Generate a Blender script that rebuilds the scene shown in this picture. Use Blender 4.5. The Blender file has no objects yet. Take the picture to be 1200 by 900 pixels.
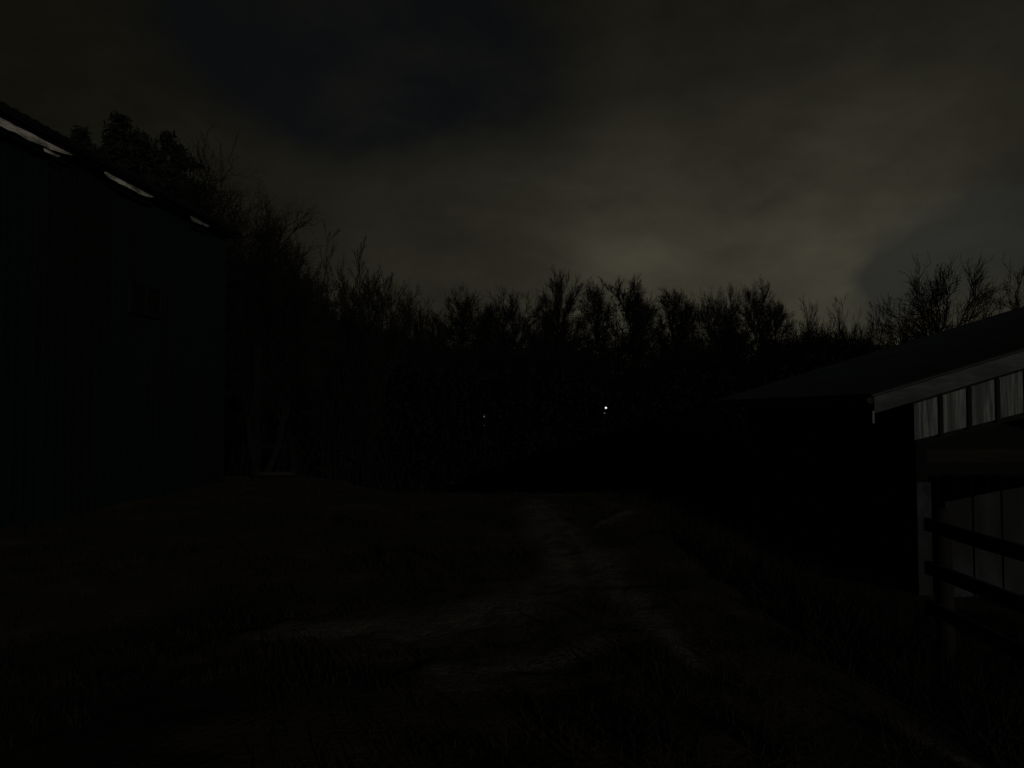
import bpy, math, random
from mathutils import Vector, noise

scene = bpy.context.scene
COL = scene.collection
R = math.radians
EYE = 1.6
F = 867.0          # focal length in photo pixels (1200 wide)
HOR = 480.0        # eye-level row in the photo

# ------------------------------------------------------------------ helpers
def smooth(a, b, t):
    t = max(0.0, min(1.0, (t - a) / (b - a)))
    return t * t * (3 - 2 * t)

def base_ground(x, y):
    h = -1.45 * smooth(1.6, 5.4, x) * (1 - 0.25 * smooth(20, 40, y))
    h += -2.4 * smooth(12.0 + 5.0 * smooth(-2.5, -5.5, x), 34, y)
    h += -0.25 * smooth(-1.5, -3.5, x) * smooth(9, 4, y)
    return h

def bumps(x, y):
    v = Vector((x, y, 0.0))
    d = math.hypot(x, y)
    b = 0.05 * noise.noise(v * 0.9) + 0.028 * noise.noise(v * 2.7 + Vector((7, 3, 0)))
    b += 0.015 * noise.noise(v * 7.0 + Vector((1, 9, 4)))
    if d > 25:
        b += 0.25 * noise.noise(v * 0.12)
    return b

def ground_z(x, y):
    return base_ground(x, y) + bumps(x, y)

def tag(o, label, cat, group=None):
    o["label"] = label
    o["category"] = cat
    if group:
        o["group"] = group
    return o

def empty(name, loc, label=None, cat=None, group=None, rotz=0.0):
    o = bpy.data.objects.new(name, None)
    o.empty_display_size = 0.2
    COL.objects.link(o)
    o.location = loc
    o.rotation_euler = (0, 0, rotz)
    if label:
        tag(o, label, cat, group)
    return o

class MB:
    """collects faces for one mesh"""
    def __init__(self):
        self.v = []
        self.f = []
    def box(self, x0, x1, y0, y1, z0, z1):
        n = len(self.v)
        self.v += [(x0, y0, z0), (x1, y0, z0), (x1, y1, z0), (x0, y1, z0),
                   (x0, y0, z1), (x1, y0, z1), (x1, y1, z1), (x0, y1, z1)]
        self.f += [(n, n+3, n+2, n+1), (n+4, n+5, n+6, n+7), (n, n+1, n+5, n+4),
                   (n+1, n+2, n+6, n+5), (n+2, n+3, n+7, n+6), (n+3, n, n+4, n+7)]
    def prism(self, front, dv):
        """extrude polygon (list of 3d points) along dv"""
        n = len(self.v)
        k = len(front)
        self.v += [tuple(p) for p in front]
        self.v += [(p[0]+dv[0], p[1]+dv[1], p[2]+dv[2]) for p in front]
        self.f.append(tuple(range(n, n+k)))
        self.f.append(tuple(range(n+2*k-1, n+k-1, -1)))
        for i in range(k):
            j = (i+1) % k
            self.f.append((n+j, n+i, n+k+i, n+k+j))
    def tube(self, pts, rad, sides, cap=True):
        n0 = len(self.v)
        m = len(pts)
        for i in range(m):
            a = pts[max(0, i-1)]
            b = pts[min(m-1, i+1)]
            dx, dy, dz = b[0]-a[0], b[1]-a[1], b[2]-a[2]
            L = math.sqrt(dx*dx+dy*dy+dz*dz) or 1e-6
            dx /= L; dy /= L; dz /= L
            if abs(dz) < 0.9:
                ux, uy, uz = -dy, dx, 0.0
            else:
                ux, uy, uz = 0.0, -dz, dy
            L = math.sqrt(ux*ux+uy*uy+uz*uz) or 1e-6
            ux /= L; uy /= L; uz /= L
            wx, wy, wz = dy*uz-dz*uy, dz*ux-dx*uz, dx*uy-dy*ux
            r = rad[i]
            p = pts[i]
            for k in range(sides):
                t = 2*math.pi*k/sides
                c, s = math.cos(t)*r, math.sin(t)*r
                self.v.append((p[0]+ux*c+wx*s, p[1]+uy*c+wy*s, p[2]+uz*c+wz*s))
        for i in range(m-1):
            for k in range(sides):
                k2 = (k+1) % sides
                a = n0+i*sides
                b = a+sides
                self.f.append((a+k, a+k2, b+k2, b+k))
        if cap:
            self.f.append(tuple(n0+k for k in reversed(range(sides))))
            self.f.append(tuple(n0+(m-1)*sides+k for k in range(sides)))
    def mesh(self, name, mat):
        me = bpy.data.meshes.new(name)
        me.from_pydata(self.v, [], self.f)
        me.materials.append(mat)
        me.update()
        return me
    def build(self, name, mat, parent=None, bevel=0.0, smoothed=False):
        me = self.mesh(name, mat)
        o = bpy.data.objects.new(name, me)
        COL.objects.link(o)
        if parent:
            o.parent = parent
        if smoothed:
            for p in me.polygons:
                p.use_smooth = True
        if bevel:
            m = o.modifiers.new("edge", "BEVEL")
            m.width = bevel
            m.segments = 2
        return o

def linked(name, me, parent):
    o = bpy.data.objects.new(name, me)
    COL.objects.link(o)
    o.parent = parent
    return o

# ------------------------------------------------------------------ materials
def material(name, c1, c2, scale=4.0, rough=0.85, stretch=(1, 1, 1), bump=0.3, bscale=None,
             c3=None, s3=0.7, metal=0.0, cut=(0.35, 0.65)):
    m = bpy.data.materials.new(name)
    m.use_nodes = True
    nt = m.node_tree
    N, L = nt.nodes, nt.links
    b = N["Principled BSDF"]
    b.inputs["Roughness"].default_value = rough
    b.inputs["Metallic"].default_value = metal
    b.inputs["Specular IOR Level"].default_value = 0.25
    tc = N.new("ShaderNodeTexCoord")
    mp = N.new("ShaderNodeMapping")
    mp.inputs["Scale"].default_value = stretch
    L.new(tc.outputs["Object"], mp.inputs["Vector"])
    n1 = N.new("ShaderNodeTexNoise")
    n1.inputs["Scale"].default_value = scale
    n1.inputs["Detail"].default_value = 8
    n1.inputs["Roughness"].default_value = 0.65
    L.new(mp.outputs[0], n1.inputs["Vector"])
    rp = N.new("ShaderNodeValToRGB")
    rp.color_ramp.elements[0].position = cut[0]
    rp.color_ramp.elements[1].position = cut[1]
    rp.color_ramp.elements[0].color = (*c1, 1)
    rp.color_ramp.elements[1].color = (*c2, 1)
    L.new(n1.outputs["Fac"], rp.inputs[0])
    out = rp.outputs[0]
    if c3:
        n3 = N.new("ShaderNodeTexNoise")
        n3.inputs["Scale"].default_value = s3
        n3.inputs["Detail"].default_value = 5
        L.new(mp.outputs[0], n3.inputs["Vector"])
        r3 = N.new("ShaderNodeValToRGB")
        r3.color_ramp.elements[0].position = 0.45
        r3.color_ramp.elements[1].position = 0.62
        L.new(n3.outputs["Fac"], r3.inputs[0])
        mx = N.new("ShaderNodeMix")
        mx.data_type = 'RGBA'
        L.new(r3.outputs[0], mx.inputs["Factor"])
        L.new(out, mx.inputs["A"])
        mx.inputs["B"].default_value = (*c3, 1)
        out = mx.outputs["Result"]
    L.new(out, b.inputs["Base Color"])
    if bump:
        n2 = N.new("ShaderNodeTexNoise")
        n2.inputs["Scale"].default_value = bscale or scale*4
        n2.inputs["Detail"].default_value = 6
        L.new(mp.outputs[0], n2.inputs["Vector"])
        bp = N.new("ShaderNodeBump")
        bp.inputs["Strength"].default_value = bump
        bp.inputs["Distance"].default_value = 0.02
        L.new(n2.outputs["Fac"], bp.inputs["Height"])
        L.new(bp.outputs[0], b.inputs["Normal"])
    return m

def emitter(name, col, strength):
    m = bpy.data.materials.new(name)
    m.use_nodes = True
    b = m.node_tree.nodes["Principled BSDF"]
    b.inputs["Base Color"].default_value = (0.6, 0.6, 0.6, 1)
    b.inputs["Emission Color"].default_value = (*col, 1)
    b.inputs["Emission Strength"].default_value = strength
    return m

M = {
    "ground": material("ground_soil", (0.012, 0.0088, 0.0060), (0.042, 0.0308, 0.0205), 1.6, 0.95,
                       bump=0.9, bscale=22, c3=(0.009, 0.0075, 0.0052), s3=0.6),
    "gravel": material("pale_gravel", (0.045, 0.041, 0.033), (0.135, 0.126, 0.106), 14.0, 0.95,
                       bump=1.0, bscale=55, c3=(0.022, 0.018, 0.013), s3=1.6),
    "hill": material("hill_soil", (0.010, 0.011, 0.006), (0.022, 0.02, 0.012), 0.4, 1.0, bump=0.0),
    "bark": material("dark_bark", (0.004, 0.0034, 0.0027), (0.009, 0.0075, 0.006), 6.0, 0.95,
                     (1, 1, 0.25), bump=0.5),
    "twig": material("twig_bark", (0.004, 0.0034, 0.0027), (0.010, 0.008, 0.006), 2.0, 0.95, bump=0.0),
    "needle": material("dark_needles", (0.006, 0.010, 0.006), (0.014, 0.022, 0.012), 2.0, 0.9, bump=0.0),
    "ivy": material("ivy_leaves", (0.006, 0.009, 0.004), (0.014, 0.019, 0.009), 2.0, 0.8, bump=0.0),
    "scrub": material("scrub_stems", (0.002, 0.0018, 0.0014), (0.0048, 0.004, 0.003), 0.8, 0.95, bump=0.0),
    "grass": material("dead_grass", (0.005, 0.0042, 0.0028), (0.014, 0.011, 0.007), 1.3, 0.9, bump=0.0),
    "teal": material("teal_sheet", (0.0015, 0.0070, 0.0080), (0.0030, 0.0125, 0.0142), 1.2, 0.6,
                     (1.0, 1.0, 0.15), bump=0.12, c3=(0.0045, 0.0062, 0.0052), s3=0.7),
    "roofl": material("roof_sheet_black", (0.003, 0.003, 0.003), (0.007, 0.007, 0.007), 2.5, 0.8, bump=0.2),
    "fascia": material("dappled_light_white_paint", (0.12, 0.11, 0.09), (0.80, 0.755, 0.65), 6.0, 0.7,
                       (1.0, 0.45, 2.0), bump=0.4, cut=(0.34, 0.58)),  # blotches imitate broken light on the white paint
    "fascia_dim": material("dim_lit_white_paint", (0.06, 0.055, 0.046), (0.26, 0.245, 0.21), 6.0, 0.8,
                            (1.0, 0.4, 2.0), bump=0.4),  # greyer copy of the white: weaker light put into the colour
    "glassd": material("dark_glass", (0.002, 0.002, 0.002), (0.004, 0.004, 0.004), 1.0, 0.5, bump=0.0),
    "framed": material("dark_frame", (0.0025, 0.003, 0.003), (0.005, 0.0055, 0.005), 5.0, 0.7, bump=0.1),
    "roofr": material("barn_roof_sheet", (0.014, 0.024, 0.025), (0.026, 0.038, 0.038), 1.5, 0.75,
                      (1, 0.3, 1), bump=0.2, c3=(0.016, 0.019, 0.016), s3=0.6),
    "barge": material("grey_bargeboard", (0.034, 0.036, 0.036), (0.088, 0.091, 0.085), 3.5, 0.8,
                      (0.6, 1, 2.5), bump=0.2, c3=(0.030, 0.031, 0.028), s3=1.1),
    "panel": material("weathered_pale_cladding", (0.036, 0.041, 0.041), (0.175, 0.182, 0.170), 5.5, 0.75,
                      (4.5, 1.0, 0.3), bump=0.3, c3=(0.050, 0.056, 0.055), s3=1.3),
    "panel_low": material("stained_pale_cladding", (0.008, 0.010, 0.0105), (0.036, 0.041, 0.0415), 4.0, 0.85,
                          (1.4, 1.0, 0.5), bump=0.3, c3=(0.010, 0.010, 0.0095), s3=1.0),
    "tim": material("dark_timber", (0.004, 0.0035, 0.0025), (0.010, 0.008, 0.006), 5.0, 0.9,
                    (1, 1, 0.2), bump=0.5),
    "inside": material("unlit_dark_boards", (0.0018, 0.0016, 0.0012), (0.0045, 0.0038, 0.003), 5.0, 0.95, (1, 1, 0.2), bump=0.3),  # shade of the barn interior put into the colour; posts and lamp poles share it
    "timb": material("brown_timber", (0.005, 0.004, 0.0016), (0.013, 0.0105, 0.004), 5.0, 0.9,
                     (0.2, 1, 1), bump=0.4),
    "rail": material("fence_timber", (0.005, 0.0045, 0.0035), (0.012, 0.010, 0.0075), 6.0, 0.9,
                     (1, 0.15, 1), bump=0.6),
    "pale_metal": material("pale_metal", (0.12, 0.12, 0.11), (0.24, 0.24, 0.22), 9.0, 0.6, bump=0.1),
    "wood_pale": material("greyed_timber", (0.008, 0.007, 0.005), (0.022, 0.019, 0.014), 6.0, 0.9,
                          (0.2, 1, 1), bump=0.4),
    "pole": material("lamp_pole_metal", (0.003, 0.003, 0.003), (0.006, 0.006, 0.006), 5.0, 0.6, bump=0.0),
    "lamp_bright": emitter("lamp_bright", (0.93, 0.97, 1.0), 1.5),
    "lamp_soft": emitter("lamp_soft", (0.9, 0.95, 1.0), 0.035),
    "lamp_dim": emitter("lamp_dim", (0.86, 0.95, 1.0), 0.10),
}

def soft_path_material():
    m = M["ground"].copy()
    m.name = "worn_track"
    nt = m.node_tree
    N, L = nt.nodes, nt.links
    b = N["Principled BSDF"]
    src = b.inputs["Base Color"].links[0].from_socket
    at = N.new("ShaderNodeAttribute")
    at.attribute_name = "wear"
    tc = N.new("ShaderNodeTexCoord")
    n1 = N.new("ShaderNodeTexNoise")
    n1.inputs["Scale"].default_value = 11
    n1.inputs["Detail"].default_value = 8
    n1.inputs["Roughness"].default_value = 0.7
    L.new(tc.outputs["Object"], n1.inputs["Vector"])
    rp = N.new("ShaderNodeValToRGB")
    rp.color_ramp.elements[0].position = 0.3
    rp.color_ramp.elements[1].position = 0.7
    rp.color_ramp.elements[0].color = (0.040, 0.035, 0.027, 1)
    rp.color_ramp.elements[1].color = (0.092, 0.083, 0.067, 1)
    L.new(n1.outputs["Fac"], rp.inputs[0])
    mx = N.new("ShaderNodeMix")
    mx.data_type = 'RGBA'
    L.new(at.outputs["Fac"], mx.inputs["Factor"])
    L.new(src, mx.inputs["A"])
    L.new(rp.outputs[0], mx.inputs["B"])
    L.new(mx.outputs["Result"], b.inputs["Base Color"])
    return m
M["track"] = soft_path_material()

# ------------------------------------------------------------------ ground, path, hill
def axis(fine0, fine1, step, far0, far1):
    a = []
    x = fine0
    while x <= fine1 + 1e-6:
        a.append(x)
        x += step
    s = step
    lo = fine0
    left = []
    while lo > far0:
        s *= 1.28
        lo -= s
        left.append(lo)
    s = step
    hi = a[-1]
    while hi < far1:
        s *= 1.28
        hi += s
        a.append(hi)
    return left[::-1] + a

xs = axis(-7.0, 6.5, 0.11, -500, 500)
ys = axis(1.2, 15.0, 0.11, -120, 900)
g = MB()
for y in ys:
    for x in xs:
        g.v.append((x, y, ground_z(x, y)))
nx = len(xs)
for j in range(len(ys)-1):
    for i in range(nx-1):
        a = j*nx+i
        g.f.append((a, a+1, a+nx+1, a+nx))
o = g.build("ground", M["ground"], smoothed=True)
o["kind"] = "structure"

def seg_d(p, a, b):
    ax, ay = a
    bx, by = b
    dx, dy = bx-ax, by-ay
    t = max(0, min(1, ((p[0]-ax)*dx+(p[1]-ay)*dy)/(dx*dx+dy*dy)))
    return math.hypot(p[0]-ax-t*dx, p[1]-ay-t*dy), t

RUTS = [  # polyline, half widths
    ([(0.45, 13.0), (0.43, 11.6), (0.50, 9.2), (0.56, 7.6), (0.50, 6.9), (0.10, 6.1), (-0.40, 5.65), (-1.0, 5.38), (-1.7, 5.2)],
     [0.16, 0.22, 0.19, 0.14, 0.26, 0.34, 0.34, 0.26, 0.12]),
    ([(0.62, 11.8), (0.80, 9.4), (0.92, 7.4), (1.05, 5.6), (1.15, 4.7)], [0.06, 0.13, 0.15, 0.12, 0.04]),
    ([(0.62, 5.15), (0.40, 4.86), (0.08, 4.66), (-0.28, 4.58), (-0.6, 4.52)], [0.10, 0.2, 0.17, 0.13, 0.03]),
    ([(1.15, 10.1), (1.85, 11.7)], [0.05, 0.07]),
    ([(2.05, 4.0), (2.15, 3.6), (2.3, 3.2)], [0.05, 0.06, 0.05]),
]
def rut_mask(x, y):
    best = -9.0
    for pl, ws in RUTS:
        for i in range(len(pl)-1):
            d, t = seg_d((x, y), pl[i], pl[i+1])
            w = ws[i]*(1-t)+ws[i+1]*t
            best = max(best, (w-d)/max(w, 0.06))
    return best
pm = MB()
px = [-3.6+0.05*i for i in range(124)]
py = [2.8+0.06*i for i in range(176)]
wear, keep = [], []
for y in py:
    for x in px:
        v = Vector((x, y, 0))
        m = rut_mask(x, y)
        keep.append(m > -2.2)
        m = m + 0.5*noise.noise(v*1.7) + 0.3*noise.noise(v*5.0) + 0.25*noise.noise(v*12.0)
        wear.append(smooth(-1.3, 1.2, m)*smooth(-2.2, -0.6, rut_mask(x, y)))
        pm.v.append((x, y, ground_z(x, y)+0.014-0.006*wear[-1]-0.05*(1-smooth(-2.2, -1.1, rut_mask(x, y)))))
for j in range(len(py)-1):
    for i in range(len(px)-1):
        q = j*len(px)+i
        ids = (q, q+1, q+len(px)+1, q+len(px))
        if all(keep[k] for k in ids):
            pm.f.append(ids)
o = pm.build("path", M["track"], smoothed=True)
at = o.data.attributes.new("wear", 'FLOAT', 'POINT')
at.data.foreach_set("value", wear)
o["kind"] = "structure"

# low wooded hill closing the view behind the trees
h = MB()
hx = [-260+8*i for i in range(66)]
for j in range(12):
    y = 66+j*8
    for x in hx:
        zz = -2.9+9.0*smooth(66, 120, y)*(0.75+0.45*noise.noise(Vector((x*0.02, 3.1, 0))))
        h.v.append((x, y, zz+0.6*noise.noise(Vector((x*0.09, y*0.09, 1)))-0.3))
for j in range(11):
    for i in range(65):
        a = j*66+i
        h.f.append((a, a+1, a+67, a+66))
o = h.build("hill", M["hill"], smoothed=True)
o["kind"] = "structure"

# ------------------------------------------------------------------ trees
def grow(seed, spec, trunk_h, trunk_r, trunk_levels=2, lean=0.0, stems=1, stem_spread=0.0, min_r=0.007,
         ivy=None):
    """returns MB trunk (stem and limbs), MB crown (finer branches), MB ivy leaves"""
    rng = random.Random(seed)
    T, K, I = MB(), MB(), MB()
    def branch(p, d, length, r, lev):
        s = spec[lev]
        n = s.get("seg", 3)
        pts, rad = [tuple(p)], [r]
        q = Vector(p)
        d = d.normalized()
        tip = s.get("tip", 0.35)
        for i in range(n):
            d = d + Vector((rng.gauss(0, 1), rng.gauss(0, 1), rng.gauss(0, 0.8))) * s["wig"]
            d.z += s["up"]
            d.normalize()
            q = q + d*(length/n)
            pts.append(tuple(q))
            rad.append(max(min_r, r*(1-(1-tip)*(i+1)/n)))
        (T if lev < trunk_levels else K).tube(pts, rad, 7 if lev == 0 else (5 if lev < trunk_levels else 3),
                                              cap=lev < trunk_levels)
        if ivy and lev <= 1:
            for i in range(int(ivy*length*(2 if lev == 0 else 0.7))):
                t = rng.random()*n
                a = min(n-1, int(t))
                c = Vector(pts[a]).lerp(Vector(pts[a+1]), t-a)
                spread = (0.55 if lev == 0 else 0.4)
                leaf(I, rng, c+Vector((rng.gauss(0, spread), rng.gauss(0, spread), rng.gauss(0, spread))), 0.09, 0.2)
        if lev+1 >= len(spec):
            return
        c = spec[lev+1]
        k = c["n"] if isinstance(c["n"], int) else rng.randint(*c["n"])
        az = rng.random()*6.28
        for i in range(k):
            f = c["f0"]+(c.get("f1", 1.0)-c["f0"])*(i+rng.random())/k
            t = f*n
            a = min(n-1, int(t))
            base = Vector(pts[a]).lerp(Vector(pts[a+1]), t-a)
            dd = (Vector(pts[a+1])-Vector(pts[a])).normalized()
            az += 2.4+rng.uniform(-0.5, 0.5)
            side = dd.orthogonal().normalized()
            side.rotate(__import__("mathutils").Quaternion(dd, az))
            ang = R(c["ang"]+rng.gauss(0, c.get("dang", 9)))
            nd = dd*math.cos(ang)+side*math.sin(ang)
            taper = c.get("short", 0.5)
            ln = length*c["len"]*(1-taper*f)*rng.uniform(0.75, 1.2)
            rr = max(min_r, min(r*(1-(1-tip)*f)*c["r"], r))
            branch(base, nd, ln, rr, lev+1)
    for s in range(stems):
        a = rng.random()*6.28
        sp = stem_spread*math.sqrt(rng.random())
        off = Vector((math.cos(a), math.sin(a), 0))*(sp*0.5 if stems > 1 else 0)
        d = Vector((math.cos(a)*sp+lean, math.sin(a)*sp, 1))
        branch(off+Vector((0, 0, -0.3)), d, trunk_h*(rng.uniform(0.75, 1.1) if stems > 1 else 1), trunk_r, 0)
    return T, K, I

def crowned(seed, H, a, z0, trunk_r, limbs, n2, n3, n4, wig, min_r, radial=0.9, l2=0.42, l3=0.22, l4=0.12, top_bias=0.25,
            split=0.35, lobes=0.18, vase=0.35, ivy=None):
    """a bare tree whose limbs reach for points on an uneven rounded crown and branch into fine twigs"""
    rng = random.Random(seed)
    T, K, I = MB(), MB(), MB()
    zc = H*(z0+1)/2
    hz = H*(1-z0)/2
    C = Vector((0, 0, zc))
    off = Vector((seed*3.7, seed*1.3, 0))
    # trunk
    tp, tr = [], []
    q = Vector((0, 0, -0.3))
    topz = H*(z0+(1-z0)*split)
    n = 7
    for i in range(n+1):
        tp.append(q.copy())
        tr.append(trunk_r*(1-0.5*i/n))
        q = q+Vector((rng.gauss(0, wig*0.25), rng.gauss(0, wig*0.25), (topz+0.3)/n))
    T.tube([tuple(v) for v in tp], tr, 7)
    def on_trunk(f):
        t = min(n-1e-3, max(0, f*n))
        i = int(t)
        return tp[i].lerp(tp[i+1], t-i)
    def rnd():
        return Vector((rng.gauss(0, 1), rng.gauss(0, 1), rng.gauss(0, 1)))
    def path(p0, p1, ctrl, k, w):
        out = []
        acc = Vector((0, 0, 0))
        for i in range(k+1):
            t = i/k
            v = p0*(1-t)**2+ctrl*2*t*(1-t)+p1*t*t
            if 0 < i:
                acc = acc+rnd()*w
            out.append(v+acc*(0.6+0.4*t))
        return out
    def twigs(pts, r, length, nn, lev):
        for j in range(nn):
            t = (0.12+0.88*(j+rng.random())/nn)*(len(pts)-1)
            i = min(len(pts)-2, int(t))
            b = pts[i].lerp(pts[i+1], t-i)
            tan = (pts[i+1]-pts[i]).normalized()
            rad = b-C
            rad = Vector((rad.x/a, rad.y/a, rad.z/hz))
            rad = rad.normalized() if rad.length > 0.05 else Vector((0, 0, 1))
            d = (tan*0.8+rad*radial*0.8+rnd()*0.62+Vector((0, 0, top_bias))).normalized()
            ln = length*rng.uniform(0.6, 1.3)
            k = 4 if lev == 2 else (3 if lev == 3 else 2)
            e = b+d*ln
            c = b.lerp(e, 0.5)+rnd()*ln*0.10
            pp = path(b, e, c, k, ln*wig*0.10)
            rr = max(min_r, r*(0.55 if lev == 2 else 0.5))
            K.tube([tuple(v) for v in pp], [max(min_r, rr*(1-0.7*x/k)) for x in range(k+1)], 3, cap=False)
            if lev == 2:
                twigs(pp, rr, l3*a*1.2, n3, 3)
            elif lev == 3:
                twigs(pp, rr, l4*a*1.2, n4, 4)
    for i in range(limbs):
        u = -0.35+1.35*(i+rng.random())/limbs
        u = max(-0.5, min(0.99, u))
        az = i*2.4+rng.uniform(-0.4, 0.4)
        cr = math.sqrt(max(0, 1-u*u))
        d = Vector((math.cos(az)*cr, math.sin(az)*cr, u))
        k = rng.uniform(0.72, 0.92)+lobes*noise.noise(d*1.7+off)
        e = C+Vector((d.x*a*k, d.y*a*k, d.z*hz*k))
        f = vase+(1-vase)*max(0.0, min(1.0, 0.15+0.85*(u+0.35)/1.35))
        b = on_trunk(min(0.999, f))
        ctrl = b.lerp(e, 0.45)+Vector((d.x*a*0.12, d.y*a*0.12, hz*0.10))
        pp = path(b, e, ctrl, 8, wig*a*0.035)
        r0 = trunk_r*rng.uniform(0.26, 0.40)
        T.tube([tuple(v) for v in pp], [max(min_r*1.3, r0*(1-0.82*x/8)) for x in range(9)], 5)
        twigs(pp, r0*0.6, l2*a*1.0, n2, 2)
        if ivy:
            for j in range(ivy):
                if e.z < zc+hz*0.25:
                    continue
                leaf(I, rng, pp[rng.randint(4, 8)]+rnd()*0.22, 0.09, 0.2)
    if ivy:
        for j in range(ivy*40):
            leaf(I, rng, on_trunk(rng.random())+rnd()*0.25, 0.09, 0.2)
    return T, K, I

CR = dict(
    round=dict(H=13, a=2.7, z0=0.42, trunk_r=0.20, limbs=22, n2=10, n3=8, n4=6, top_bias=0.38, wig=1.0, min_r=0.0075),
    oval=dict(H=13, a=2.0, z0=0.38, trunk_r=0.17, limbs=24, n2=9, n3=7, n4=6, wig=0.9, min_r=0.0075, top_bias=0.28, split=0.6),
    slim=dict(H=14, a=1.4, z0=0.42, trunk_r=0.13, limbs=28, n2=9, n3=7, n4=5, wig=0.8, min_r=0.0075, top_bias=0.35, split=0.8, l2=0.55, l3=0.33),
    spread=dict(H=13, a=3.9, z0=0.30, trunk_r=0.28, limbs=44, n2=12, n3=8, n4=5, wig=1.5, min_r=0.0062, radial=0.75, top_bias=0.08, l2=0.36, l3=0.2, l4=0.11, lobes=0.22, split=0.35),
    limb=dict(H=13, a=3.5, z0=0.42, trunk_r=0.30, limbs=22, n2=10, n3=6, n4=4, wig=1.1, min_r=0.011, radial=0.8, top_bias=0.25, l2=0.34, l3=0.2, l4=0.12, lobes=0.16, split=0.12, vase=0.72),
)

def leaf(mb, rng, c, w, l):
    n = len(mb.v)
    a = Vector((rng.gauss(0, 1), rng.gauss(0, 1), rng.gauss(0, 1))).normalized()
    b = a.orthogonal().normalized()
    b.rotate(__import__("mathutils").Quaternion(a, rng.random()*6.28))
    s = rng.uniform(0.7, 1.4)
    p = [c-b*l*s*0.5, c+a*w*s*0.5, c+b*l*s*0.5, c-a*w*s*0.5]
    mb.v += [tuple(x) for x in p]
    mb.f.append((n, n+1, n+2, n+3))

SP = {}
SP["fan"] = dict(trunk_h=6.0, trunk_r=0.05, stems=26, stem_spread=0.55, trunk_levels=1, spec=[
    dict(seg=6, wig=0.05, up=0.01, tip=0.2),
    dict(n=12, f0=0.15, len=0.40, short=0.4, ang=26, r=0.55, seg=4, wig=0.08, up=0.05, tip=0.3),
    dict(n=7, f0=0.15, len=0.55, ang=28, r=0.6, seg=2, wig=0.1, up=0.04, tip=0.5),
    dict(n=5, f0=0.2, len=0.6, ang=30, r=0.7, seg=2, wig=0.12, up=0.03, tip=0.6)])

VAR = {}
def variant(kind, seed, ivy=None):
    key = (kind, seed, bool(ivy))
    if key not in VAR:
        if kind == "fan":
            T, K, I = grow(seed, ivy=ivy, min_r=0.009, **SP[kind])
        else:
            T, K, I = crowned(seed, ivy=ivy, **CR[kind])
        allv = T.v+K.v
        zt = sorted(v[2] for v in allv)[int(len(allv)*{"spread": 0.9992, "limb": 0.998}.get(kind, 0.9978))]
        xr = sorted(abs(v[0]) for v in allv)[int(len(allv)*0.97)]
        VAR[key] = (T.mesh("trunk", M["bark"]), K.mesh("crown", M["twig"]),
                    I.mesh("ivy", M["ivy"]) if ivy else None, zt, xr)
    return VAR[key]

def tree(name, label, kind, seed, px_, top, width, Y, cat="tree", group=None, rot=0.0, ivy=None):
    """px_, top, width: where the tree stands in the view, turned into metres at its own distance Y"""
    tr, cr, iv, zt, xr = variant(kind, seed, ivy)
    X = (px_-600)/F*Y
    gz = ground_z(X, Y)
    H = EYE+(HOR-top)/F*Y-gz
    W = width/F*Y*0.5*(1.36 if Y > 48 and kind != "fan" else 1.0)
    e = empty(name, (X, Y, gz-0.05), label, cat, group, rot)
    sz = H/zt
    sx = W/xr
    e.scale = (sx, sx, sz)
    linked("trunk", tr, e)
    linked("crown", cr, e)
    if iv:
        linked("ivy", iv, e)
    return e

G_LINE = "bare trees of the far tree line"
SHRUB = "bare upright shrubs beside the tree line"
tree("bare_tree", "big gnarled bare tree with crooked limbs rising behind the teal building's far corner", "spread", 3,
     224, 186, 218, 25, rot=3.75)
tree("bare_tree", "smaller crooked bare tree reaching out to the right of the gnarled one", "spread", 8, 316, 232, 116, 23, rot=2.1)
tree("bare_tree", "dense rounded bare tree low under the gnarled tree beside the building corner", "round", 5, 312, 288, 120, 27, rot=1.0)
tree("bare_tree", "broad thicket-like bare tree between the gnarled tree and the fan of shrub stems", "round", 6, 362, 332, 110, 31, rot=2.5)
tree("bare_shrub", "bare shrub whose straight stems fan up left of the domed tree", "fan", 2, 397, 291, 110, 30, "shrub", SHRUB)
tree("bare_tree", "domed dense bare tree at the left end of the far tree line", "round", 7, 448, 322, 92, 40, group=G_LINE, rot=0.3)
tree("bare_tree", "lower rounded bare tree on the right shoulder of the domed one", "round", 5, 484, 352, 62, 45, group=G_LINE, rot=2.3)
tree("bare_tree", "lowest bare tree, standing in the dip of the tree line", "oval", 11, 514, 366, 46, 56, group=G_LINE)
tree("bare_tree", "fuzzy oval bare tree first to the right of the dip", "oval", 12, 546, 338, 52, 52, group=G_LINE, rot=1.2)
tree("bare_tree", "thin twiggy bare tree wedged between the fuzzy oval and the flat-topped tree", "slim", 22, 571, 356, 36, 58, group=G_LINE, rot=2.0)
tree("bare_tree", "broad flat-topped bare tree, the widest dark crown left of the tall slim tree", "round", 7, 606, 342, 80, 54, group=G_LINE, rot=1.9)
tree("bare_tree", "round dense bare tree under the left side of the tall slim tree", "round", 6, 640, 352, 52, 56, group=G_LINE, rot=4.0)
tree("bare_tree", "tallest slim bare tree near the middle, its top above all the others", "oval", 14, 660, 316, 42, 54, group=G_LINE)
tree("bare_tree", "pale thin bare tree between the tallest slim tree and the ivy-clad one", "slim", 22, 693, 330, 34, 58, group=G_LINE, rot=1.0)
tree("ivy_tree", "bare tree with a dark ivy-clad head above the brightest distant lamp", "oval", 15, 730, 325, 46, 53, ivy=40, group=G_LINE)
tree("bare_tree", "open slender bare tree just right of the ivy-clad tree", "slim", 23, 757, 342, 40, 58, group=G_LINE, rot=2.6)
tree("bare_tree", "thin straight-stemmed bare tree standing over the low gap in the tree line", "slim", 21, 787, 337, 30, 57, group=G_LINE)
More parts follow.
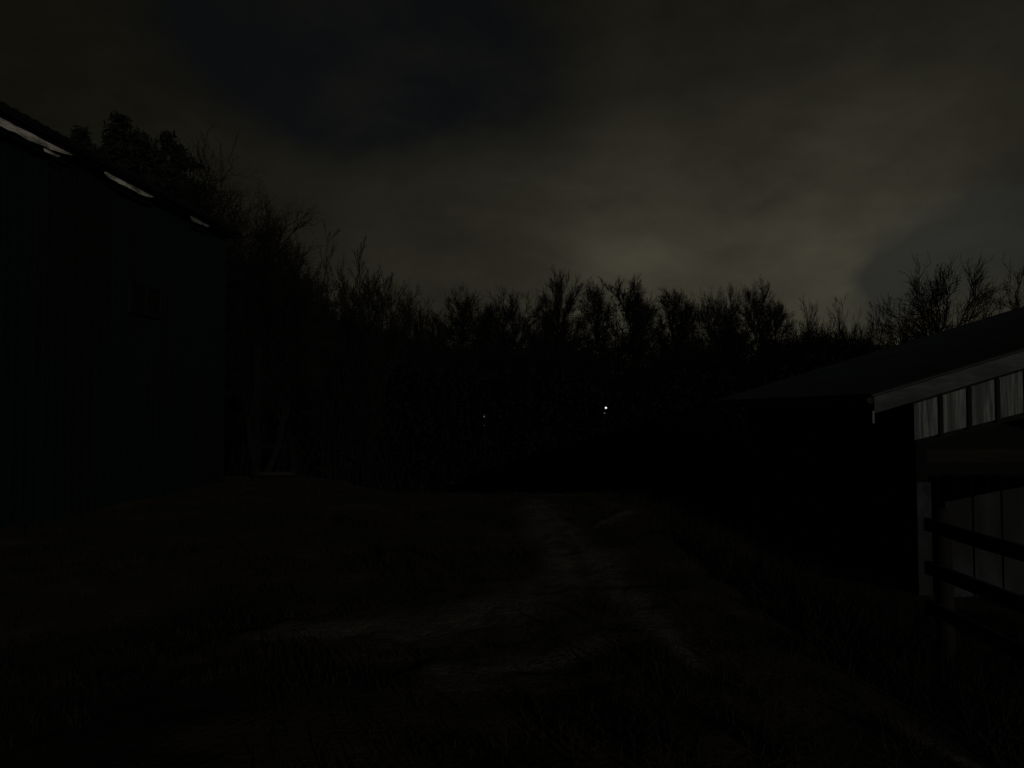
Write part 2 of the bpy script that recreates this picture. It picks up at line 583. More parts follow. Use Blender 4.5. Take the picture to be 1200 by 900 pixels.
tree("bare_tree", "short slim bare tree at the left edge of the paired dense crowns", "slim", 22, 806, 350, 30, 59, group=G_LINE, rot=2.0)
tree("bare_tree", "left one of the paired dense bare crowns right of the low gap", "round", 5, 828, 344, 50, 54, group=G_LINE, rot=0.9)
tree("bare_tree", "right one of the paired dense bare crowns, reaching slightly higher", "round", 7, 854, 336, 46, 53, group=G_LINE, rot=5.1)
tree("bare_tree", "open branching bare tree with loose side limbs at the right end of the line", "oval", 12, 885, 328, 46, 53, group=G_LINE, rot=3.4)
tree("bare_tree", "short bare tree filling in behind the open branching one", "slim", 21, 910, 352, 30, 60, group=G_LINE, rot=0.5)
tree("bare_shrub", "low twiggy shrub just right of the tree line's open branching tree", "fan", 4, 938, 357, 64, 50, "shrub", SHRUB, 1.0)
tree("bare_shrub", "bushy shrub with forked tips, third from the barn roof", "fan", 2, 970, 358, 66, 50, "shrub", SHRUB, 2.0)
tree("bare_shrub", "spiky shrub standing before the slate-coloured gap in the clouds", "fan", 9, 1004, 361, 76, 46, "shrub", SHRUB, 0.4)
tree("bare_shrub", "spiky shrub nearest the slope of the barn roof", "fan", 4, 1038, 354, 76, 44, "shrub", SHRUB, 3.0)
tree("bare_tree", "large bare tree with ascending curved limbs spreading above the barn roof", "limb", 31, 1112, 308, 118, 40, rot=0.4)
tree("bare_tree", "bare tree with forked limbs at the picture's right edge behind the barn roof", "limb", 33, 1190, 313, 104, 42, rot=1.7)
# second row, hardly told apart
rng = random.Random(5)
for i in range(12):
    p_ = 390+i*48+rng.uniform(-7, 7)
    k = rng.choice(["round", "oval", "oval"])
    tree("bare_tree", "dark bare tree lost in the second row behind the far tree line", k,
         rng.choice([11, 12, 14]) if k == "oval" else rng.choice([5, 6, 7]),
         p_, rng.uniform(388, 412), rng.uniform(44, 70), rng.uniform(61, 66),
         group="second row of bare trees", rot=rng.uniform(0, 6))

# evergreen behind the left building: several leaders, layered boughs of needle sprays
def conifer(px_, top, Y):
    rng = random.Random(17)
    X = (px_-600)/F*Y
    gz = ground_z(X, Y)
    H = EYE+(HOR-top)/F*Y-gz
    e = empty("evergreen_tree", (X, Y, gz), "dark evergreen with several ragged tops behind the teal building's roof", "tree")
    T, K = MB(), MB()
    leaders = [(0.0, 0.0, 1.0, 0.16), (1.15, 0.3, 0.965, 0.1), (-1.2, -0.4, 0.955, 0.1), (0.6, -0.9, 0.93, 0.1),
               (-1.9, 0.3, 0.94, 0.09), (1.75, 0.1, 0.915, 0.09), (-0.6, 0.5, 0.95, 0.1), (0.35, 0.3, 0.94, 0.1), (-2.6, 0.0, 0.90, 0.09)]
    for lx, ly, hh, r in leaders:
        pts = [(lx*0.0, ly*0.0, -0.3), (lx*0.15, ly*0.15, H*0.4), (lx*0.75, ly*0.75, H*0.68), (lx, ly, H*hh)]
        T.tube(pts, [r*1.9, r*1.5, r, 0.02], 7)
        n = 44 if lx == 0 else 30
        for i in range(n):
            f = 0.22+0.78*(i+rng.random())/n if lx == 0 else 0.58+0.42*(i+rng.random())/n
            z = H*hh*f
            t = f
            c = Vector((lx*min(1, t*1.05), ly*min(1, t*1.05), z))
            ln = (4.2*(1-f)**0.8+0.30)*rng.uniform(0.6, 1.25)
            az = rng.random()*6.28
            tip = c+Vector((math.cos(az)*ln, math.sin(az)*ln, -0.1*ln+rng.uniform(0.0, 0.5)*ln*0.6))
            mid = c.lerp(tip, 0.5)+Vector((0, 0, -0.08*ln))
            T.tube([tuple(c), tuple(mid), tuple(tip)], [0.035, 0.025, 0.01], 4, cap=False)
            for k in range(int(50+190*ln)):
                u = rng.random()**0.6
                q = c.lerp(tip, u)
                s = 0.10+0.16*ln*0.4
                q = q+Vector((rng.gauss(0, s), rng.gauss(0, s), rng.gauss(0.03, s*0.7)))
                leaf(K, rng, q, 0.075, 0.26)
    T.build("trunk", M["bark"], e)
    K.build("crown", M["needle"], e)
    return e
conifer(143, 139, 26)

# scrub and thicket: nobody could count its stems
prof = [(270, 330), (320, 345), (380, 362), (430, 372), (490, 392), (530, 402), (600, 402), (640, 398), (690, 402), (715, 424),
        (740, 432), (762, 416), (785, 402), (812, 398), (850, 404), (890, 412), (915, 398), (945, 380), (1000, 388),
        (1060, 402), (1250, 400)]
def prof_at(x):
    for (a, b), (c, d) in zip(prof, prof[1:]):
        if a <= x <= c:
            return b+(d-b)*(x-a)/(c-a)
    return 400
rng = random.Random(9)
w = MB()
for i in range(17000):
    p_ = rng.uniform(272, 1240)
    Y = rng.uniform(36, 60) if p_ > 420 else rng.uniform(29, 44)
    X = (p_-600)/F*Y
    gz = base_ground(X, Y)
    top = prof_at(p_)+6+26*abs(rng.gauss(0, 1)) + 10*noise.noise(Vector((p_*0.06, 2, 0)))
    zt = EYE+(HOR-top)/F*Y
    if zt < gz+0.5:
        zt = gz+0.5+rng.random()
    if rng.random() < 0.35:
        zt = gz+(zt-gz)*rng.uniform(0.3, 0.9)
    z0 = gz if rng.random() < 0.3 else gz+(zt-gz)*rng.uniform(0.1, 0.75)
    ln = zt-z0
    lean = 0.3 if ln > 2 else 0.7
    dx, dy = rng.gauss(0, lean)*ln*0.5, rng.gauss(0, lean)*ln*0.5
    m = (X-dx*0.35+rng.gauss(0, 0.1), Y-dy*0.4, z0+ln*0.5)
    w.tube([(X-dx, Y-dy, z0), m, (X, Y, zt)], [0.035, 0.025, 0.012], 3, cap=False)
    for k in range(3):
        u = rng.uniform(0.3, 1)
        b = Vector(m).lerp(Vector((X, Y, zt)), u)
        q = b+Vector((rng.gauss(0, 0.45), rng.gauss(0, 0.45), rng.uniform(0.0, 0.7)))
        w.tube([tuple(b), tuple(q)], [0.016, 0.010], 3, cap=False)
rl = random.Random(3)
for i in range(60000):          # bramble and ivy leaves low in the thicket
    p_ = rl.uniform(272, 1240)
    Y = rl.uniform(34, 58) if p_ > 420 else rl.uniform(29, 42)
    X = (p_-600)/F*Y
    gz = base_ground(X, Y)
    zt = EYE+(HOR-prof_at(p_)-18)/F*Y-0.6
    leaf(w, rl, Vector((X, Y, gz+(max(zt, gz+1)-gz)*rl.random()**0.8)), 0.16, 0.26)
o = w.build("undergrowth", M["scrub"])
o["kind"] = "stuff"
tag(o, "dark tangled thicket filling the foot of the tree line", "undergrowth")

# dead grass on the yard and the bank
gr = MB()
rng = random.Random(21)
def tuft(x, y, n, hgt):
    z = ground_z(x, y)
    for i in range(n):
        a = rng.random()*6.28
        hh = hgt*rng.uniform(0.5, 1.3)
        bx, by = x+rng.gauss(0, 0.06), y+rng.gauss(0, 0.06)
        wx, wy = math.cos(a)*0.005, math.sin(a)*0.005
        lx, ly = rng.gauss(0, 0.5)*hh, rng.gauss(0, 0.5)*hh
        k = len(gr.v)
        gr.v += [(bx-wx, by-wy, z-0.01), (bx+wx, by+wy, z-0.01),
                 (bx+lx*0.4+wx*0.7, by+ly*0.4+wy*0.7, z+hh*0.6), (bx+lx*0.4-wx*0.7, by+ly*0.4-wy*0.7, z+hh*0.6),
                 (bx+lx, by+ly, z+hh)]
        gr.f += [(k, k+1, k+2, k+3), (k+3, k+2, k+4)]
n = 0
while n < 3000:
    y = 2.2+15*rng.random()**1.3
    x = rng.uniform(-0.75*y-0.5, 0.75*y+0.5)
    if x < -6.9+0.02*y or (x > 5.6 and y > 11):
        continue
    if rut_mask(x, y) > -0.9 or (y < 4.5 and rng.random() < 0.6):
        continue
    dens = noise.noise(Vector((x*0.7, y*0.7, 5)))+(0.5 if x > 1.9 else 0)
    if dens < rng.uniform(-0.5, 0.35):
        continue
    tuft(x, y, rng.randint(6, 12), rng.uniform(0.03, 0.09) + (0.30*smooth(1.7, 2.8, x) if x > 1.7 else (0.06 if dens > 0.35 else 0)))
    n += 1
o = gr.build("grass", M["grass"])
o["kind"] = "stuff"
tag(o, "dead tufted grass over the yard and the bank", "grass")

# ------------------------------------------------------------------ left building (teal sheeted)
ROT = -math.atan(0.0727)
lb = empty("sheeted_building", (-6.35, 16.3, 0.0), "long dark teal sheet-clad building with patchily lit fascia under its eave", "building", rotz=ROT)
# local frame: wall face at x=0, far corner at y=0, wall runs towards -y
EAVE = 5.44
LEN, DEP = 15.0, 9.0
wl = MB()
def corrug(mb, x_at, y0, y1, z0, z1, pitch=0.20, depth=0.007):
    prof_ = []
    y = y0
    while y < y1-1e-6:
        for u, d in ((0.0, 0), (0.55, 0), (0.65, 1), (0.90, 1)):
            yy = y+u*pitch
            if yy < y1:
                prof_.append((yy, d*depth))
        y += pitch
    prof_.append((y1, 0))
    n = len(mb.v)
    for yy, d in prof_:
        mb.v += [(x_at+d, yy, z0), (x_at+d, yy, z1)]
    for i in range(len(prof_)-1):
        a = n+2*i
        mb.f.append((a, a+2, a+3, a+1))
corrug(wl, 0.0, -LEN, 0.0, -0.4, EAVE)
# gable ends and back, plain sheets
wl.prism([(0, 0, -0.4), (-DEP, 0, -0.4), (-DEP, 0, EAVE), (-DEP/2, 0, EAVE+1.25), (0, 0, EAVE)], (0, -0.06, 0))
wl.prism([(0, -LEN, -0.4), (-DEP, -LEN, -0.4), (-DEP, -LEN, EAVE), (-DEP/2, -LEN, EAVE+1.25), (0, -LEN, EAVE)], (0, 0.06, 0))
wl.box(-DEP, -DEP+0.06, -LEN+0.07, -0.07, -0.4, EAVE)
wl.build("wall", M["teal"], lb)
# roof: two sheeted slopes with an overhang
rf = MB()
s = 1.25/(DEP/2)
ov = 0.28
for sgn in (1, -1):
    cx = -DEP/2
    n0 = len(rf.v)
    e0 = (DEP/2+ov)*sgn
    za = EAVE+0.135-s*ov
    zb = EAVE+0.135+1.25
    steps = int((LEN+0.5)/0.1)
    for i in range(steps+1):
        y = 0.25-i*0.1
        k = 0.010*(1 if i % 2 else -1)
        rf.v += [(cx+e0, y, za+k), (cx, y, zb+k), (cx+e0, y, za+0.07+k), (cx, y, zb+0.07+k)]
    for i in range(steps):
        a = n0+4*i
        b = a+4
        q = [(a, b, b+1, a+1), (a+2, a+3, b+3, b+2), (a, a+2, b+2, b)]
        rf.f += q
rfo = rf.build("roof", M["roofl"], lb)
ed = MB()
ed.box(0.235, 0.262, -LEN-0.2, 0.2, EAVE+0.022, EAVE+0.115)
ed.build("edge_board", M["roofl"], rfo)
rg = MB()
rg.prism([(-DEP/2-0.25, 0.27, EAVE+1.35), (-DEP/2, 0.27, EAVE+1.46), (-DEP/2+0.25, 0.27, EAVE+1.35), (-DEP/2, 0.27, EAVE+1.40)], (0, -LEN-0.5, 0))
rg.build("ridge_cap", M["roofl"], rfo)
# dark eave gutter board behind the lit fascia patches
sb = MB()
sb.box(0.032, 0.19, -LEN-0.1, 0.15, EAVE-0.03, EAVE+0.02)
sb.build("soffit", M["framed"], lb)
def yloc(Y):      # distance from the camera -> local y along the wall
    return (Y-16.3)/math.cos(ROT)
def board(Y0, Y1, h0, h1, mat, seed, label, drop=0.0):  # broken lamplight on the fascia, shaped as separate ragged pale boards
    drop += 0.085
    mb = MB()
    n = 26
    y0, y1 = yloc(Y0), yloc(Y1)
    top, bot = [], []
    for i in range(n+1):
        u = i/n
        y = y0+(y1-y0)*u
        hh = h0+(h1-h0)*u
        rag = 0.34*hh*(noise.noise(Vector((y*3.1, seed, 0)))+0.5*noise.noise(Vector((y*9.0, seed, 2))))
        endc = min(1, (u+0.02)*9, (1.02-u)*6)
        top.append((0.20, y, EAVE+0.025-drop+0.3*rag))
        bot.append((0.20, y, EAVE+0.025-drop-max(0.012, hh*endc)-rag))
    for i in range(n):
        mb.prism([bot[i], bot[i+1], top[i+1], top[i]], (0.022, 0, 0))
    o = mb.build("fascia_light_patch", mat, lb)
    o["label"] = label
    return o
board(7.9, 10.87, 0.15, 0.075, M["fascia"], 1, "longest and brightest lit patch of fascia")
board(10.30, 10.60, 0.045, 0.03, M["fascia"], 4, "short sliver of light under the longest lit patch", 0.11)
board(11.67, 13.03, 0.075, 0.065, M["fascia"], 2, "middle lit patch of fascia")
board(14.36, 15.11, 0.08, 0.06, M["fascia_dim"], 3, "dimly lit end patch of fascia")
ctr = MB()
ctr.box(-0.05, 0.011, -0.06, 0.010, -0.4, EAVE-0.035)
ctr.build("corner_trim", M["teal"], lb)
wy = yloc(13.15)
wf = MB()
for (a, b, c, d) in ((-0.50, 0.50, 0.0, 0.06), (-0.50, 0.50, 0.50, 0.56), (-0.50, -0.44, 0.06, 0.50), (0.44, 0.50, 0.06, 0.50), (-0.03, 0.03, 0.06, 0.50)):
    wf.box(0.02, 0.075, wy+a, wy+b, 3.27+c, 3.27+d)
wfo = wf.build("window", M["framed"], lb)
wp = MB()
wp.box(0.03, 0.045, wy-0.45, wy+0.45, 3.32, 3.78)
wp.build("pane", M["glassd"], wfo)

# low timber barrier and tall post beyond the building corner
tb = empty("timber_barrier", (-5.95, 17.3, ground_z(-5.95, 17.3)), "low two-rail timber barrier with one tall post beside the teal building", "fence")
mb = MB(); mb.box(-0.06, 0.06, -0.06, 0.06, -0.4, 3.1); mb.build("post", M["inside"], tb, 0.01)["label"] = "tall timber post"
mb = MB(); mb.box(0.80, 0.90, -0.05, 0.05, -0.4, 0.95); mb.build("post", M["inside"], tb, 0.01)
mb = MB(); mb.box(0.05, 0.92, -0.09, -0.062, 0.72, 0.80); mb.build("rail", M["inside"], tb)
mb = MB(); mb.box(0.05, 0.92, -0.09, -0.062, 0.10, 0.17); mb.build("rail", M["wood_pale"], tb)["label"] = "paler lower rail"

# ------------------------------------------------------------------ right barn
BX, BY = 5.84, 12.0        # near eave corner
EZ = 1.80
SL = 0.303
RIDGE = 9.0
BL = 9.3
BG = -1.55
bn = empty("open_barn", (BX, BY, BG), "low barn with a dark roof and pale cladding panels above an open gable slot", "barn")
def B(mb, name, mat, parent=bn, bevel=0.0):
    o = mb.build(name, mat, parent, bevel)
    for v in o.data.vertices:
        v.co.x -= BX
        v.co.y -= BY
        v.co.z -= BG
    return o
def rake(x):
    d = x-BX
    return EZ+SL*(d if d <= RIDGE else 2*RIDGE-d)
# roof slopes: corrugations run down the slope
rf = MB()
for sgn in (0, 1):
    n0 = len(rf.v)
    xa = BX if sgn == 0 else BX+2*RIDGE
    xb = BX+RIDGE
    st = int(BL/0.09)
    for i in range(st+1):
        y = BY+i*0.09
        k = 0.014*(1 if i % 2 else -1)
        # slight sag along the ridge line
        sag = -0.05*math.sin(math.pi*i/st)
        rf.v += [(xa, y, EZ+0.02+k), (xb, y, EZ+0.02+SL*RIDGE+k+sag), (xa, y, EZ+0.055+k), (xb, y, EZ+0.055+SL*RIDGE+k+sag)]
    for i in range(st):
        a = n0+4*i
        b = a+4
        rf.f += [(a, b, b+1, a+1), (a+2, a+3, b+3, b+2), (a, a+2, b+2, b)]
    for a in (n0, n0+4*st):
        rf.f.append((a, a+1, a+3, a+2))
ro = B(rf, "roof", M["roofr"])
# bargeboards on the near gable
for sgn in (0, 1):
    mb = MB()
    if sgn == 0:
        x0, x1 = BX+0.02, BX+RIDGE-0.005
    else:
        x0, x1 = BX+RIDGE+0.005, BX+2*RIDGE-0.02
    mb.prism([(x0, BY-0.03, rake(x0)-0.27), (x1, BY-0.03, rake(x1)-0.27), (x1, BY-0.03, rake(x1)), (x0, BY-0.03, rake(x0))], (0, 0.028, 0))
    B(mb, "bargeboard", M["barge"], bn)
gu = MB()
gu.tube([(BX-0.04, BY-0.02, EZ-0.05), (BX-0.04, BY+BL, EZ-0.09)], [0.055, 0.055], 10)
gt = B(gu, "gutter", M["framed"])
gu = MB()
gu.tube([(BX-0.02, BY-0.06, EZ-0.22), (BX-0.02, BY-0.06, EZ-0.42)], [0.022, 0.022], 8)
B(gu, "downpipe_stub", M["pale_metal"], gt)
# gable wall
WY = BY+0.30
WX = BX+0.84
top_gap = 0.36
seam = 0.475
panels = []
x = WX
i = 0
SLOT_T, SLOT_B = 1.10, -0.02
def slot_top(x): return SLOT_T+0.25*(min(x, BX+RIDGE)-WX)
def slot_bot(x): return SLOT_B+0.20*(min(x, BX+RIDGE)-WX)
rp = random.Random(4)
while x < BX+2*RIDGE-1.2:
    x1 = x+seam-0.075
    def ru(q): return rake(q)-top_gap
    st, sb_ = slot_top(x), slot_top(x1)
    if ru(x) > st+0.1 and ru(x1) > sb_+0.1:
        mb = MB()
        dz = rp.uniform(-0.012, 0.012)
        # shallow profiled sheet: three flats with two ribs
        us = [0, 0.30, 0.34, 0.40, 0.44, 0.62, 0.66, 0.72, 0.76, 1.0]
        ds = [0, 0, 0.004, 0.004, 0, 0, 0.004, 0.004, 0, 0]
        for (u0, d0), (u1, d1) in zip(zip(us, ds), list(zip(us, ds))[1:]):
            a, b = x+(x1-x)*u0, x+(x1-x)*u1
            n = len(mb.v)
            mb.v += [(a, WY-d0, slot_top(a)+dz), (b, WY-d1, slot_top(b)+dz), (b, WY-d1, ru(b)), (a, WY-d0, ru(a)),
                     (a, WY+0.02, slot_top(a)+dz), (b, WY+0.02, slot_top(b)+dz), (b, WY+0.02, ru(b)), (a, WY+0.02, ru(a))]
            mb.f += [(n, n+1, n+2, n+3), (n+5, n+4, n+7, n+6), (n, n+4, n+5, n+1), (n+3, n+2, n+6, n+7)]
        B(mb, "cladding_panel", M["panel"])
        mb = MB()
        mb.prism([(x1+0.005, WY-0.03, slot_top(x1)-0.04), (x+seam-0.005, WY-0.03, slot_top(x1)-0.04),
                  (x+seam-0.005, WY-0.03, ru(x1)), (x1+0.005, WY-0.03, ru(x1))], (0, 0.07, 0))
        B(mb, "batten", M["tim"])
    # lower boards
    lo = MB()
    xa, xb = x+0.004, x+seam-0.03
    if i > 0:
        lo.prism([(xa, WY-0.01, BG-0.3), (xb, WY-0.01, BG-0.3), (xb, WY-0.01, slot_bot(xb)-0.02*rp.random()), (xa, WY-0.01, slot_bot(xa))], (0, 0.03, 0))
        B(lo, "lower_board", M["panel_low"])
    x += seam
    i += 1
# timber frame: beams, corner post, side and back walls
mb = MB()
x1 = BX+2*RIDGE-1.2
mb.prism([(WX, WY+0.05, rake(WX)-0.5), (BX+RIDGE, WY+0.05, rake(BX+RIDGE)-0.5), (x1, WY+0.05, rake(x1)-0.5),
          (x1, WY+0.05, rake(x1)-0.05), (BX+RIDGE, WY+0.05, rake(BX+RIDGE)-0.05), (WX, WY+0.05, rake(WX)-0.05)], (0, 0.12, 0))
B(mb, "rafter", M["tim"])
mb = MB()
mb.prism([(WX, WY+0.03, slot_top(WX)-0.10), (BX+RIDGE, WY+0.03, slot_top(BX+RIDGE)-0.10), (BX+RIDGE, WY+0.03, slot_top(BX+RIDGE)+0.12), (WX, WY+0.03, slot_top(WX)+0.12)], (0, 0.015, 0))
B(mb, "beam", M["tim"])
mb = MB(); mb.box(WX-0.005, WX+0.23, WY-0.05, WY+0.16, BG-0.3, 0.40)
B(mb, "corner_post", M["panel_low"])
mb = MB(); mb.box(WX+0.02, WX+0.20, WY-0.0, WY+0.14, 0.402, 1.09)
B(mb, "corner_post", M["inside"])["label"] = "dark upper post"
mb = MB(); mb.box(WX+0.9, BX+RIDGE, WY+1.6, WY+1.72, 0.62, 0.86)
B(mb, "feed_rail", M["timb"])
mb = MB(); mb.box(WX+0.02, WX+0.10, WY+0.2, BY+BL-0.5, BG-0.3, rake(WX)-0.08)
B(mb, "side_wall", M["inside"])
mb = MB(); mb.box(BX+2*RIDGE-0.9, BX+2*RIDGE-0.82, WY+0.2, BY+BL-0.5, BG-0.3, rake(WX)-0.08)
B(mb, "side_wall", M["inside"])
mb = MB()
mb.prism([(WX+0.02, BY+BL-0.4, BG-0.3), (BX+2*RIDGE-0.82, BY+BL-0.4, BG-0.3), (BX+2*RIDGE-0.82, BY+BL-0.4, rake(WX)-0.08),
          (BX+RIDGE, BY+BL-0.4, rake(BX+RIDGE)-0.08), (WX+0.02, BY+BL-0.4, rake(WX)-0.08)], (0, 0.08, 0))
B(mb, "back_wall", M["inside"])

# ------------------------------------------------------------------ fence at the right
fx, fy = 3.68, 6.35
fz = ground_z(fx, fy)
fe = empty("post_and_rail_fence", (fx, fy, fz), "dark post and rail fence running down the bank in front of the barn", "fence")
rp = random.Random(8)
for k in range(3):
    y = -k*1.75
    zg = ground_z(fx, fy+y)-fz
    mb = MB()
    h_ = 0.76-fz-0.02*k
    mb.tube([(0.01, y, -0.5+zg), (0.0, y, h_*0.5), (-0.01, y, h_-0.05), (-0.01, y, h_-0.01), (-0.01, y, h_)],
            [0.075, 0.068, 0.064, 0.05, 0.02], 12)
    mb.build("post", M["rail"], fe, smoothed=True)
for zr in (0.60, 0.235, -0.10):
    z = zr-fz
    mb = MB()
    n = 10
    top = []
    for i in range(n+1):
        y = 0.12-i*(3.9/n)
        b_ = 0.012*noise.noise(Vector((y*1.3, zr*9, 0)))
        top.append((y, z+b_-0.004*i))
    for i in range(n):
        (ya, za), (yb, zb) = top[i], top[i+1]
        mb.prism([(-0.10, ya, za-0.055), (-0.10, yb, zb-0.055), (-0.10, yb, zb+0.055), (-0.10, ya, za+0.055)], (0.04, 0, 0))
    mb.build("rail", M["rail"], fe)

# ------------------------------------------------------------------ distant lamps
def lamp(px_, py_, Y, label, bright):
    X = (px_-600)/F*Y
    Z = EYE+(HOR-py_)/F*Y
    gz = ground_z(X, Y)
    e = empty("yard_lamp", (X, Y, gz), label, "lamp", "distant yard lamps under the trees")
    zl = Z-gz
    mb = MB()
    mb.tube([(0, 0.12, -0.3), (0, 0.12, zl+0.12), (0, 0.0, zl+0.20), (0, -0.62, zl+0.20)], [0.05, 0.04, 0.03, 0.03], 8)
    mb.build("pole", M["inside"], e)
    mb = MB()
    mb.tube([(0, -0.62, zl+0.16), (0, -0.62, zl+0.11), (0, -0.62, zl+0.06)], [0.04, 0.09, 0.11], 12)
    mb.build("lamp_shade", M["pole"], e)
    r = 0.040 if bright else 0.03
    mb = MB()
    mb.tube([(0, -0.62, zl+r*math.cos(t)) for t in (0.05, 0.5, 1.0, 1.57, 2.1, 2.6, 3.09)],
            [r*math.sin(t) for t in (0.05, 0.5, 1.0, 1.57, 2.1, 2.6, 3.09)], 12)
    mb.build("bulb", M["lamp_bright" if bright else "lamp_dim"], e, smoothed=True)
    # small lens-shaped reflector light lower on the pole
    mb = MB()
    dz = -0.24 if bright else -0.42
    mb.tube([(-0.03, -0.30, zl+dz), (-0.03, -0.34, zl+dz), (-0.03, -0.355, zl+dz)], [0.03, 0.028, 0.012], 10)
    mb.build("marker_light", M["lamp_soft"], e)
    mb = MB()
    mb.box(-0.04, -0.02, -0.30, 0.09, zl+dz-0.02, zl+dz+0.02)
    mb.build("bracket", M["inside"], e)
lamp(708, 478, 34, "brighter distant white lamp right of the middle, below the ivy-clad tree", True)
lamp(568, 488, 36, "fainter tiny distant lamp left of the middle of the view", False)

# ------------------------------------------------------------------ world: night clouds lit by a far town
world = bpy.data.worlds.new("World")
scene.world = world
world.use_nodes = True
nt = world.node_tree
N, L = nt.nodes, nt.links
bg = N["Background"]
SUN_EL, SUN_AZ = 11.0, 154.0       # lamp direction: behind the viewer, to the right (azimuth from +Y towards +X)
sky = N.new("ShaderNodeTexSky")
sky.sky_type = 'NISHITA'
sky.sun_disc = False
sky.sun_elevation = R(SUN_EL)
sky.sun_rotation = R(SUN_AZ)
tc = N.new("ShaderNodeTexCoord")
nrm = N.new("ShaderNodeVectorMath"); nrm.operation = 'NORMALIZE'
L.new(tc.outputs["Generated"], nrm.inputs[0])

def vnoise(scale, detail, rough, vec, color=False, off=(0, 0, 0), stretch=(1, 1, 1)):
    mp = N.new("ShaderNodeMapping")
    mp.inputs["Location"].default_value = off
    mp.inputs["Scale"].default_value = stretch
    L.new(vec, mp.inputs["Vector"])
    n_ = N.new("ShaderNodeTexNoise")
    n_.inputs["Scale"].default_value = scale
    n_.inputs["Detail"].default_value = detail
    n_.inputs["Roughness"].default_value = rough
    L.new(mp.outputs[0], n_.inputs["Vector"])
    return n_.outputs["Color" if color else "Fac"]

def mth(op, a, b=None, clamp=False):
    m = N.new("ShaderNodeMath")
    m.operation = op
    m.use_clamp = clamp
    for i, v in enumerate((a, b)):
        if v is None:
            continue
        if isinstance(v, (int, float)):
            m.inputs[i].default_value = v
        else:
            L.new(v, m.inputs[i])
    return m.outputs[0]

wn = vnoise(4.0, 4, 0.55, nrm.outputs[0], True)
sub = N.new("ShaderNodeVectorMath"); sub.operation = 'SUBTRACT'
L.new(wn, sub.inputs[0]); sub.inputs[1].default_value = (0.5, 0.5, 0.5)
scl = N.new("ShaderNodeVectorMath"); scl.operation = 'SCALE'
L.new(sub.outputs[0], scl.inputs[0]); scl.inputs["Scale"].default_value = 0.09
add = N.new("ShaderNodeVectorMath"); add.operation = 'ADD'
L.new(nrm.outputs[0], add.inputs[0]); L.new(scl.outputs[0], add.inputs[1])
wdir = N.new("ShaderNodeVectorMath"); wdir.operation = 'NORMALIZE'
L.new(add.outputs[0], wdir.inputs[0])

def sky_dir(px_, py_):
    return Vector(((px_-600)/F, 1.0, (HOR-py_)/F)).normalized()
def lobe(px_, py_, sig, amp, vec=None):
    """soft round patch of the sky about one direction"""
    d = N.new("ShaderNodeVectorMath"); d.operation = 'DOT_PRODUCT'
    L.new((vec or wdir).outputs[0], d.inputs[0])
    d.inputs[1].default_value = sky_dir(px_, py_)
    t = mth('SUBTRACT', d.outputs["Value"], 1.0)
    t = mth('DIVIDE', t, (sig/F)**2)
    return mth('MULTIPLY', mth('EXPONENT', t), amp)
def total(items):
    s_ = items[0]
    for i in items[1:]:
        s_ = mth('ADD', s_, i)
    return s_

glow = total([lobe(860, 350, 265, 0.0150), lobe(960, 200, 230, 0.0050), lobe(724, 284, 62, 0.0185), lobe(958, 325, 85, 0.015),
              lobe(1040, 258, 90, 0.0105), lobe(560, 330, 190, 0.004), lobe(230, 170, 260, 0.0022), lobe(690, 310, 120, 0.005),
              lobe(1190, 310, 60, 0.006)])
glow = mth('ADD', glow, 0.0035)
# cloud texture
tx = vnoise(5.0, 7, 0.58, wdir.outputs[0], off=(1.3, 0.2, 4.0), stretch=(1.0, 1.0, 2.0))
tx = mth('ADD', mth('MULTIPLY', tx, 1.4), 0.30)
tx2 = vnoise(16.0, 5, 0.6, wdir.outputs[0], off=(0.3, 2.2, 1.0), stretch=(1.0, 1.0, 1.8))
tx = mth('MULTIPLY', tx, mth('ADD', mth('MULTIPLY', tx2, 0.32), 0.84))
glow = mth('MULTIPLY', glow, tx)
# clear gaps between the clouds
gap1 = total([lobe(215, -30, 50, 0.8), lobe(290, 18, 48, 0.8), lobe(362, 68, 50, 0.8), lobe(425, 112, 46, 0.55), lobe(470, 150, 40, 0.25),
              lobe(450, 30, 80, 0.7), lobe(570, 60, 80, 0.6), lobe(610, 120, 55, 0.4)])
gap2 = total([lobe(1164, 282, 34, 0.85), lobe(1222, 250, 40, 0.9), lobe(1050, 345, 29, 0.95), lobe(1098, 316, 36, 0.7)])
gap1 = mth('MINIMUM', mth('MULTIPLY', mth('SUBTRACT', gap1, 0.12), 1.15, True), 0.85)
wisp2 = vnoise(7.0, 6, 0.62, wdir.outputs[0], off=(2, 7, 3), stretch=(1, 1, 1.6))
gap2 = mth('ADD', gap2, mth('MULTIPLY', mth('SUBTRACT', wisp2, 0.5), 1.5))
gap2 = mth('MINIMUM', mth('MULTIPLY', mth('SUBTRACT', gap2, 0.30), 1.5, True), 0.80)
wisps = vnoise(9.0, 6, 0.6, wdir.outputs[0], off=(5, 1, 2), stretch=(1, 1, 2))
gap1 = mth('MULTIPLY', gap1, mth('ADD', mth('MULTIPLY', wisps, 1.0), 0.45), True)

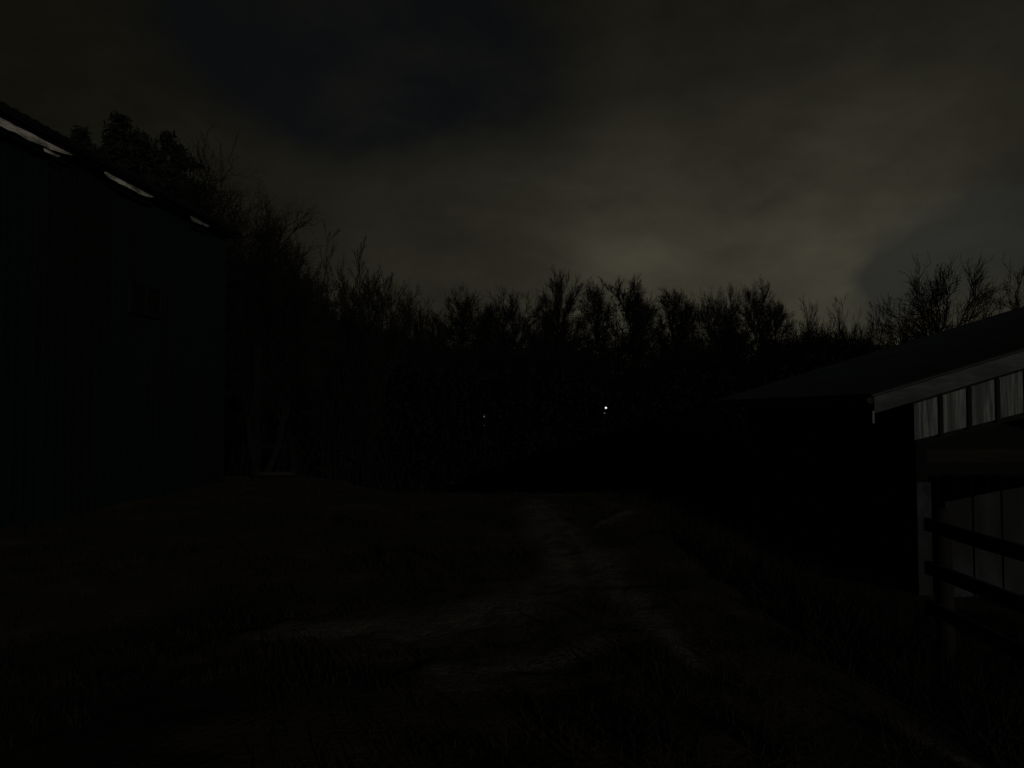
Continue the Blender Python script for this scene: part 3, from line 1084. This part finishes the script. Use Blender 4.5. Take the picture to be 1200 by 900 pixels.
def rgb(fac, col):
    v = N.new("ShaderNodeVectorMath"); v.operation = 'SCALE'
    v.inputs[0].default_value = col
    if isinstance(fac, (int, float)):
        v.inputs["Scale"].default_value = fac
    else:
        L.new(fac, v.inputs["Scale"])
    return v.outputs[0]
def mixc(fac, a, b):
    m = N.new("ShaderNodeMix"); m.data_type = 'RGBA'
    L.new(fac, m.inputs["Factor"])
    L.new(a, m.inputs["A"]); L.new(b, m.inputs["B"])
    return m.outputs["Result"]
clear = N.new("ShaderNodeVectorMath"); clear.operation = 'SCALE'
L.new(sky.outputs[0], clear.inputs[0]); clear.inputs["Scale"].default_value = 0.00045
navy = N.new("ShaderNodeVectorMath"); navy.operation = 'ADD'
L.new(clear.outputs[0], navy.inputs[0]); navy.inputs[1].default_value = (0.0024, 0.0026, 0.0029)
dark = total([lobe(730, -10, 110, 0.75), lobe(840, 20, 90, 0.3), lobe(1170, -20, 130, 0.45), lobe(640, 110, 90, 0.4)])
dark = mth('MINIMUM', dark, 0.8)
glow = mth('MULTIPLY', glow, mth('SUBTRACT', 1.0, mth('MULTIPLY', dark, 0.5)))
slate = rgb(mth('ADD', mth('MULTIPLY', tx, 0.009), 0.012), (0.95, 0.97, 0.88))
cloud = rgb(glow, (1.0, 0.935, 0.64))
c = mixc(gap1, cloud, navy.outputs[0])
c = mixc(gap2, c, slate)
L.new(c, bg.inputs["Color"])
bg.inputs["Strength"].default_value = 1.0

# ------------------------------------------------------------------ the one lamp: dim, warm, from behind on the right
sd = bpy.data.lights.new("night_sun", 'SUN')
sd.energy = 0.42
sd.angle = R(0.5)
sd.color = (1.0, 0.93, 0.80)
sd.color = (1.0, 0.955, 0.87)
so = bpy.data.objects.new("night_sun", sd)
COL.objects.link(so)
az, el = R(SUN_AZ), R(SUN_EL)
to_sun = Vector((math.sin(az)*math.cos(el), math.cos(az)*math.cos(el), math.sin(el)))
so.rotation_euler = (-to_sun).to_track_quat('-Z', 'Y').to_euler()

# ------------------------------------------------------------------ camera
cd = bpy.data.cameras.new("camera")
cd.sensor_width = 36.0
cd.lens = 36.0*F/1200.0
cd.clip_start = 0.05
cd.clip_end = 3000
co = bpy.data.objects.new("camera", cd)
COL.objects.link(co)
co.location = (0, 0, EYE)
co.rotation_euler = (R(90)+math.atan((HOR-450)/F), 0, 0)
scene.camera = co

vs = scene.view_settings
vs.view_transform = 'Standard'
vs.look = 'None'
vs.exposure = 0.0
vs.gamma = 1.0
vs.use_curve_mapping = False
scene.cycles.use_denoising = False
scene.cycles.max_bounces = 4
